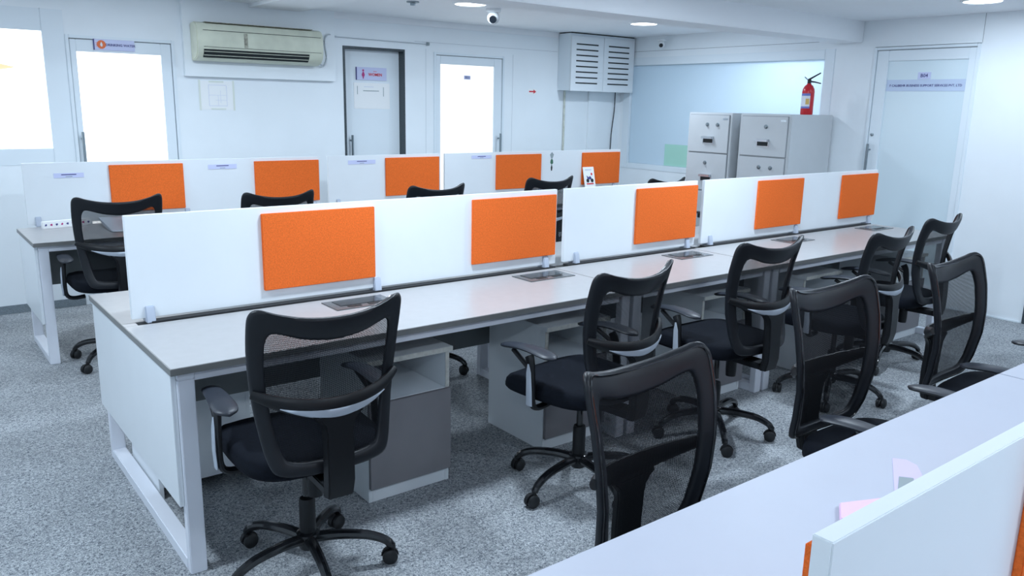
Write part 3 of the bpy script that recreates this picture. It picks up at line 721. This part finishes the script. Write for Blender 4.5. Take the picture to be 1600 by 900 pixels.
filing_cabinet(2.18, 2.695, 'pale grey steel filing cabinet next to frosted glass screen', [[(.02, -.09), (-.10, -.09)], [(.02, -.09)], [(.0, -.09)], []])
filing_cabinet(1.562, 2.094, 'pale grey steel filing cabinet with fire extinguisher on top', [[(-.02, -.09)], [(.02, -.09), (-.10, -.09)], [], []])
# extinguisher
ex, ey, ez = 6.02, 1.690, 1.558
t = thing('fire_extinguisher', 'small red fire extinguisher standing on steel cabinet', 'fire extinguisher', (ex, ey, ez))
MB().lathe([(0, 0), (.050, 0), (.054, .006), (.054, .20), (.050, .225), (.036, .252), (.020, .265), (.016, .275), (0, .275)], (ex, ey, ez), 'z', 28).build('cylinder', 'red', t)
MB().lathe([(0, .270), (.017, .270), (.017, .30), (.012, .31), (0, .31)], (ex, ey, ez), 'z', 14).build('valve', 'black', t)
MB().tube([(ex, ey+.01, ez+.305), (ex, ey-.05, ez+.335), (ex, ey-.105, ez+.362)], [.009, .007, .006], 8).build('lever', 'black', t)
MB().tube([(ex, ey, ez+.292), (ex, ey-.06, ez+.284), (ex, ey-.115, ez+.272)], [.008, .006, .005], 8).build('handle', 'black', t)
MB().tube([(ex, ey+.005, ez+.295), (ex, ey+.05, ez+.33)], .005, 6).build('nozzle', 'steel', t)
def wrap(n_, m_, a0, a1, z0, z1, rr=.0548):
    V = []; k = 10
    for i in range(k+1):
        a = a0+(a1-a0)*i/k
        for z in (z0, z1): V.append((ex+rr*math.cos(a), ey+rr*math.sin(a), ez+z))
    MB().add(V, [(2*i, 2*i+2, 2*i+3, 2*i+1) for i in range(k)]).build(n_, m_, t)
A0, A1 = math.radians(140), math.radians(235)
wrap('label', 'label_white', A0, A1, .055, .175); wrap('label_band', 'label_blue', A0, A1, .165, .185, .0552); wrap('label_band', 'label_blue', A0, A1, .055, .072, .0552)
wrap('label_panel', 'yellow', math.radians(195), math.radians(228), .09, .14, .0553)

# ================================================================== SIGNS AND PAPERS
t = thing('sign_plate', 'lavender drinking water sign over the bright door', 'sign', (.86, W, 1.93))
bx('plate', 'lav', t, .725, 1.005, W-.010, W-.001, 1.932, 2.013, .001); bx('plate_edge', 'navy', t, .718, .725, W-.011, W-.001, 1.932, 2.013, 0)
MB().lathe([(0, -.0125), (.031, -.0125), (.031, -.0102)], (.772, W, 1.972), 'y', 20).build('emblem', 'orangeprint', t)
MB().prism([(.772, 1.992), (.781, 1.972), (.778, 1.960), (.772, 1.956), (.766, 1.960), (.763, 1.972)], W-.0135, W-.0127, 'y').build('drop', 'label_white', t)
for k in range(3): bx('speed_line', 'orangeprint', t, .733, .745, W-.0108, W-.0101, 1.958+k*.012, 1.961+k*.012, 0)
lettering('DRINKING WATER', .0245, 'navy', t, (.905, W-.0108, 1.971), (1, 0, 0), bold=.0006)
dw = W+.085
t = thing('sign_plate', 'lavender women sign with pink figure on recessed white door', 'sign', (3.07, dw, 1.80))
bx('plate', 'lav', t, 2.925, 3.235, dw-.010, dw-.001, 1.79, 1.905, .001); bx('plate_edge', 'navy', t, 2.918, 2.925, dw-.011, dw-.001, 1.79, 1.905, 0)
fg = MB().lathe([(0, -.0120), (.0095, -.0120), (.0095, -.0103)], (2.99, dw, 1.876), 'y', 14)
fg.prism([(2.985, 1.864), (2.995, 1.864), (3.005, 1.84), (3.002, 1.822), (2.996, 1.822), (2.995, 1.803), (2.985, 1.803), (2.984, 1.822), (2.978, 1.822), (2.975, 1.84)], dw-.0120, dw-.0103, 'y'); fg.build('figure', 'magenta', t)
lettering('WOMEN', .036, 'redprint', t, (3.115, dw-.0108, 1.840), (1, 0, 0), bold=.001); bx('printed_line', 'redprint', t, 3.095, 3.13, dw-.0112, dw-.0102, 1.868, 1.872, 0)
t = thing('paper_notice', 'white paper notice taped below the women sign', 'notice', (3.08, dw, 1.5))
bx('sheet', 'paper', t, 2.895, 3.27, dw-.0025, dw-.0004, 1.53, 1.765, 0)
bx('printed_line', 'greyprint', t, 2.99, 3.155, dw-.0032, dw-.0027, 1.690, 1.697, 0); bx('printed_line', 'paperfaint', t, 3.0, 3.1, dw-.0032, dw-.0027, 1.727, 1.731, 0)
bx('tape_mark', 'greyprint', t, 2.928, 2.934, dw-.0034, dw-.0027, 1.66, 1.735, 0); bx('tape_mark', 'greyprint', t, 3.20, 3.206, dw-.0034, dw-.0027, 1.645, 1.73, 0)
t = thing('paper_notice', 'faint plan sheet with yellowed tape under wall ledge', 'notice', (1.61, W, 1.5))
bx('sheet', 'paper', t, 1.475, 1.75, W-.0022, W-.0003, 1.505, 1.735, 0)
for a, b_, c, d in ((1.467, 1.482, 1.50, 1.74), (1.742, 1.757, 1.50, 1.74), (1.56, 1.68, 1.505, 1.517), (1.55, 1.67, 1.722, 1.735)): bx('tape', 'tape', t, a, b_, W-.003, W-.0024, c, d, 0)
for a, b_, c, d in ((1.545, 1.69, 1.70, 1.703), (1.545, 1.69, 1.535, 1.538), (1.545, 1.548, 1.535, 1.70), (1.69, 1.693, 1.535, 1.70), (1.545, 1.69, 1.62, 1.622), (1.62, 1.622, 1.535, 1.62), (1.64, 1.642, 1.56, 1.66), (1.60, 1.69, 1.58, 1.582)): bx('plan_line', 'paperfaint', t, a, b_, W-.0029, W-.0024, c, d, 0)
t = thing('sign_plate', 'small B03 plate on the glowing door glass', 'sign', (4.11, W, 1.86))
bx('plate', 'lav', t, 4.075, 4.155, W+.010, W+.0135, 1.83, 1.87, 0); lettering('B03', .034, 'navy', t, (4.115, W+.0092, 1.85), (1, 0, 0))
t = thing('arrow_sticker', 'red arrow sticker on white wall near the glowing door', 'sticker', (4.95, W, 1.73))
bx('backing', 'paper', t, 4.895, 5.012, W-.0016, W-.0003, 1.705, 1.762, 0)
MB().prism([(4.905, 1.728), (4.965, 1.728), (4.965, 1.712), (5.002, 1.735), (4.965, 1.757), (4.965, 1.742), (4.905, 1.742)], W-.0026, W-.0018, 'y').build('arrow', 'redprint', t)
gx = F+.014
t = thing('sign_plate', 'small B04 plate on the frosted end wall door', 'sign', (gx, .80, 1.86))
bx('plate', 'lav', t, gx-.004, gx-.0005, .75, .856, 1.868, 1.923, 0); lettering('B04', .040, 'navy', t, (gx-.0048, .803, 1.895), (0, -1, 0), bold=.0005)
t = thing('name_band', 'pale company name band across the frosted end wall door', 'sign', (gx, .79, 1.77))
M['band'] = mat('pale_blue_film', (.56, .66, .84), .3)
bx('film', 'band', t, gx-.0022, gx-.0005, .463, 1.117, 1.770, 1.865, 0)
lettering('F CALIBEHR BUSINESS SUPPORT SERVICES PVT. LTD', .0262, 'navy', t, (gx-.0030, .79, 1.815), (0, -1, 0), bold=.0004)

# ================================================================== SMALL THINGS ON DESKS
# patterned strip on the door-wall desk
t = thing('patterned_strip', 'white strip printed with small dark motifs on door-wall desk', 'strip', (.28, 3.36, .75))
sa, sb = Vector((.135, 3.335, 0)), Vector((.425, 3.395, 0)); dv = (sb-sa).normalized(); nv = Vector((dv.y, -dv.x, 0))
P4 = [sa, sb, sb-nv*.03, sa-nv*.03]
MB().prism([(p.x, p.y) for p in P4], .7502, .797, 'z').build('box', 'paper', t, bevel=.002)
for k in range(9):
    c = sa+(sb-sa)*((k+.55)/9)+nv*.0012; q = []
    n_ = 5+k % 3
    for i in range(n_):
        a = 2*PI*i/n_; rr = .009*(1 if i % 2 else .7); q.append(c+dv*(rr*math.cos(a))+Vector((0, 0, .774+rr*math.sin(a))))
    MB().add(q+[p-nv*.001 for p in q], [tuple(range(n_)), tuple(range(n_, 2*n_))[::-1]]+[(i, (i+1) % n_, n_+(i+1) % n_, n_+i) for i in range(n_)]).build('motif', 'magenta' if k % 2 else 'navy', t)
M['sheetw'] = mat('white_plastic_sheet', (.74, .82, .92), .25)
pr = catmull([Vector((2.99, .7525)), Vector((3.06, .768)), Vector((3.22, .785)), Vector((3.36, .80)), Vector((3.37, .79)), Vector((3.2, .759)), Vector((3.08, .7525))], 4)
tag(MB().prism([(p.x, p.y) for p in pr], .47, 1.0, 'x').build('plastic_sleeve', 'sheetw', sharp=60), 'white curled plastic sleeve lying on the door-wall desk', 'sleeve')
# desk calendar leaning at the last board
t = thing('desk_calendar', 'small white card with motorcycle print leaning on orange board', 'calendar', (5.02, 3.43, .75))
cv = [(4.945, 3.37), (5.075, 3.37)]
MB().prism([(3.395, .7505), (3.40, .7505), (3.458, .995), (3.453, .995)], 4.94, 5.085, 'x').build('card', 'paper', t)
def oncard(n_, m_, poly):
    V = [(x, 3.3945+(z-.7505)*.2372-.0012, z) for x, z in poly]; k = len(V)
    MB().add(V+[(x, y-.0008, z) for x, y, z in V], [tuple(range(k)), tuple(range(k, 2*k))[::-1]]+[(i, (i+1) % k, k+(i+1) % k, k+i) for i in range(k)]).build(n_, m_, t)
circ = lambda cx, cz, r_: [(cx+r_*math.cos(2*PI*i/12), cz+r_*math.sin(2*PI*i/12)) for i in range(12)]
oncard('wheel', 'slot', circ(4.985, .862, .019)); oncard('wheel', 'slot', circ(5.045, .862, .019))
oncard('bike_body', 'navy', [(4.985, .875), (5.04, .872), (5.035, .895), (5.02, .905), (5.0, .895), (4.975, .912)]); oncard('red_dot', 'redprint', circ(5.045, .925, .012))
oncard('red_text', 'redprint', [(4.965, .825), (5.06, .825), (5.06, .836), (4.965, .836)]); oncard('grey_text', 'paperfaint', [(4.965, .965), (5.05, .965), (5.05, .975), (4.965, .975)])
# papers lying on the white topped desk
t = thing('paper_leaflet', 'lilac leaflet with grey print lying on the white topped desk', 'leaflet', (1.18, -1.77, .7503))
def leaf(name, m_, pts, z0, z1):
    MB().prism(pts, z0, z1, 'z').build(name, m_, t)
leaf('sheet', 'lilac', [(1.255, -1.697), (1.275, -1.722), (1.264, -1.755), (1.225, -1.785), (1.15, -1.83), (1.05, -1.81)], .7504, .7514)
leaf('print', 'greyprint', [(1.165, -1.760), (1.185, -1.785), (1.13, -1.815), (1.08, -1.80)], .7516, .7519)
tag(MB().prism([(.906, -1.760), (1.05, -1.822), (.98, -1.90), (.84, -1.80)], .7504, .764, 'z').build('paper_pad', 'pink', bevel=.002), 'pink paper pad lying behind the white partition', 'paper')

for o in bpy.data.objects:
    if '_w' in o: del o['_w']
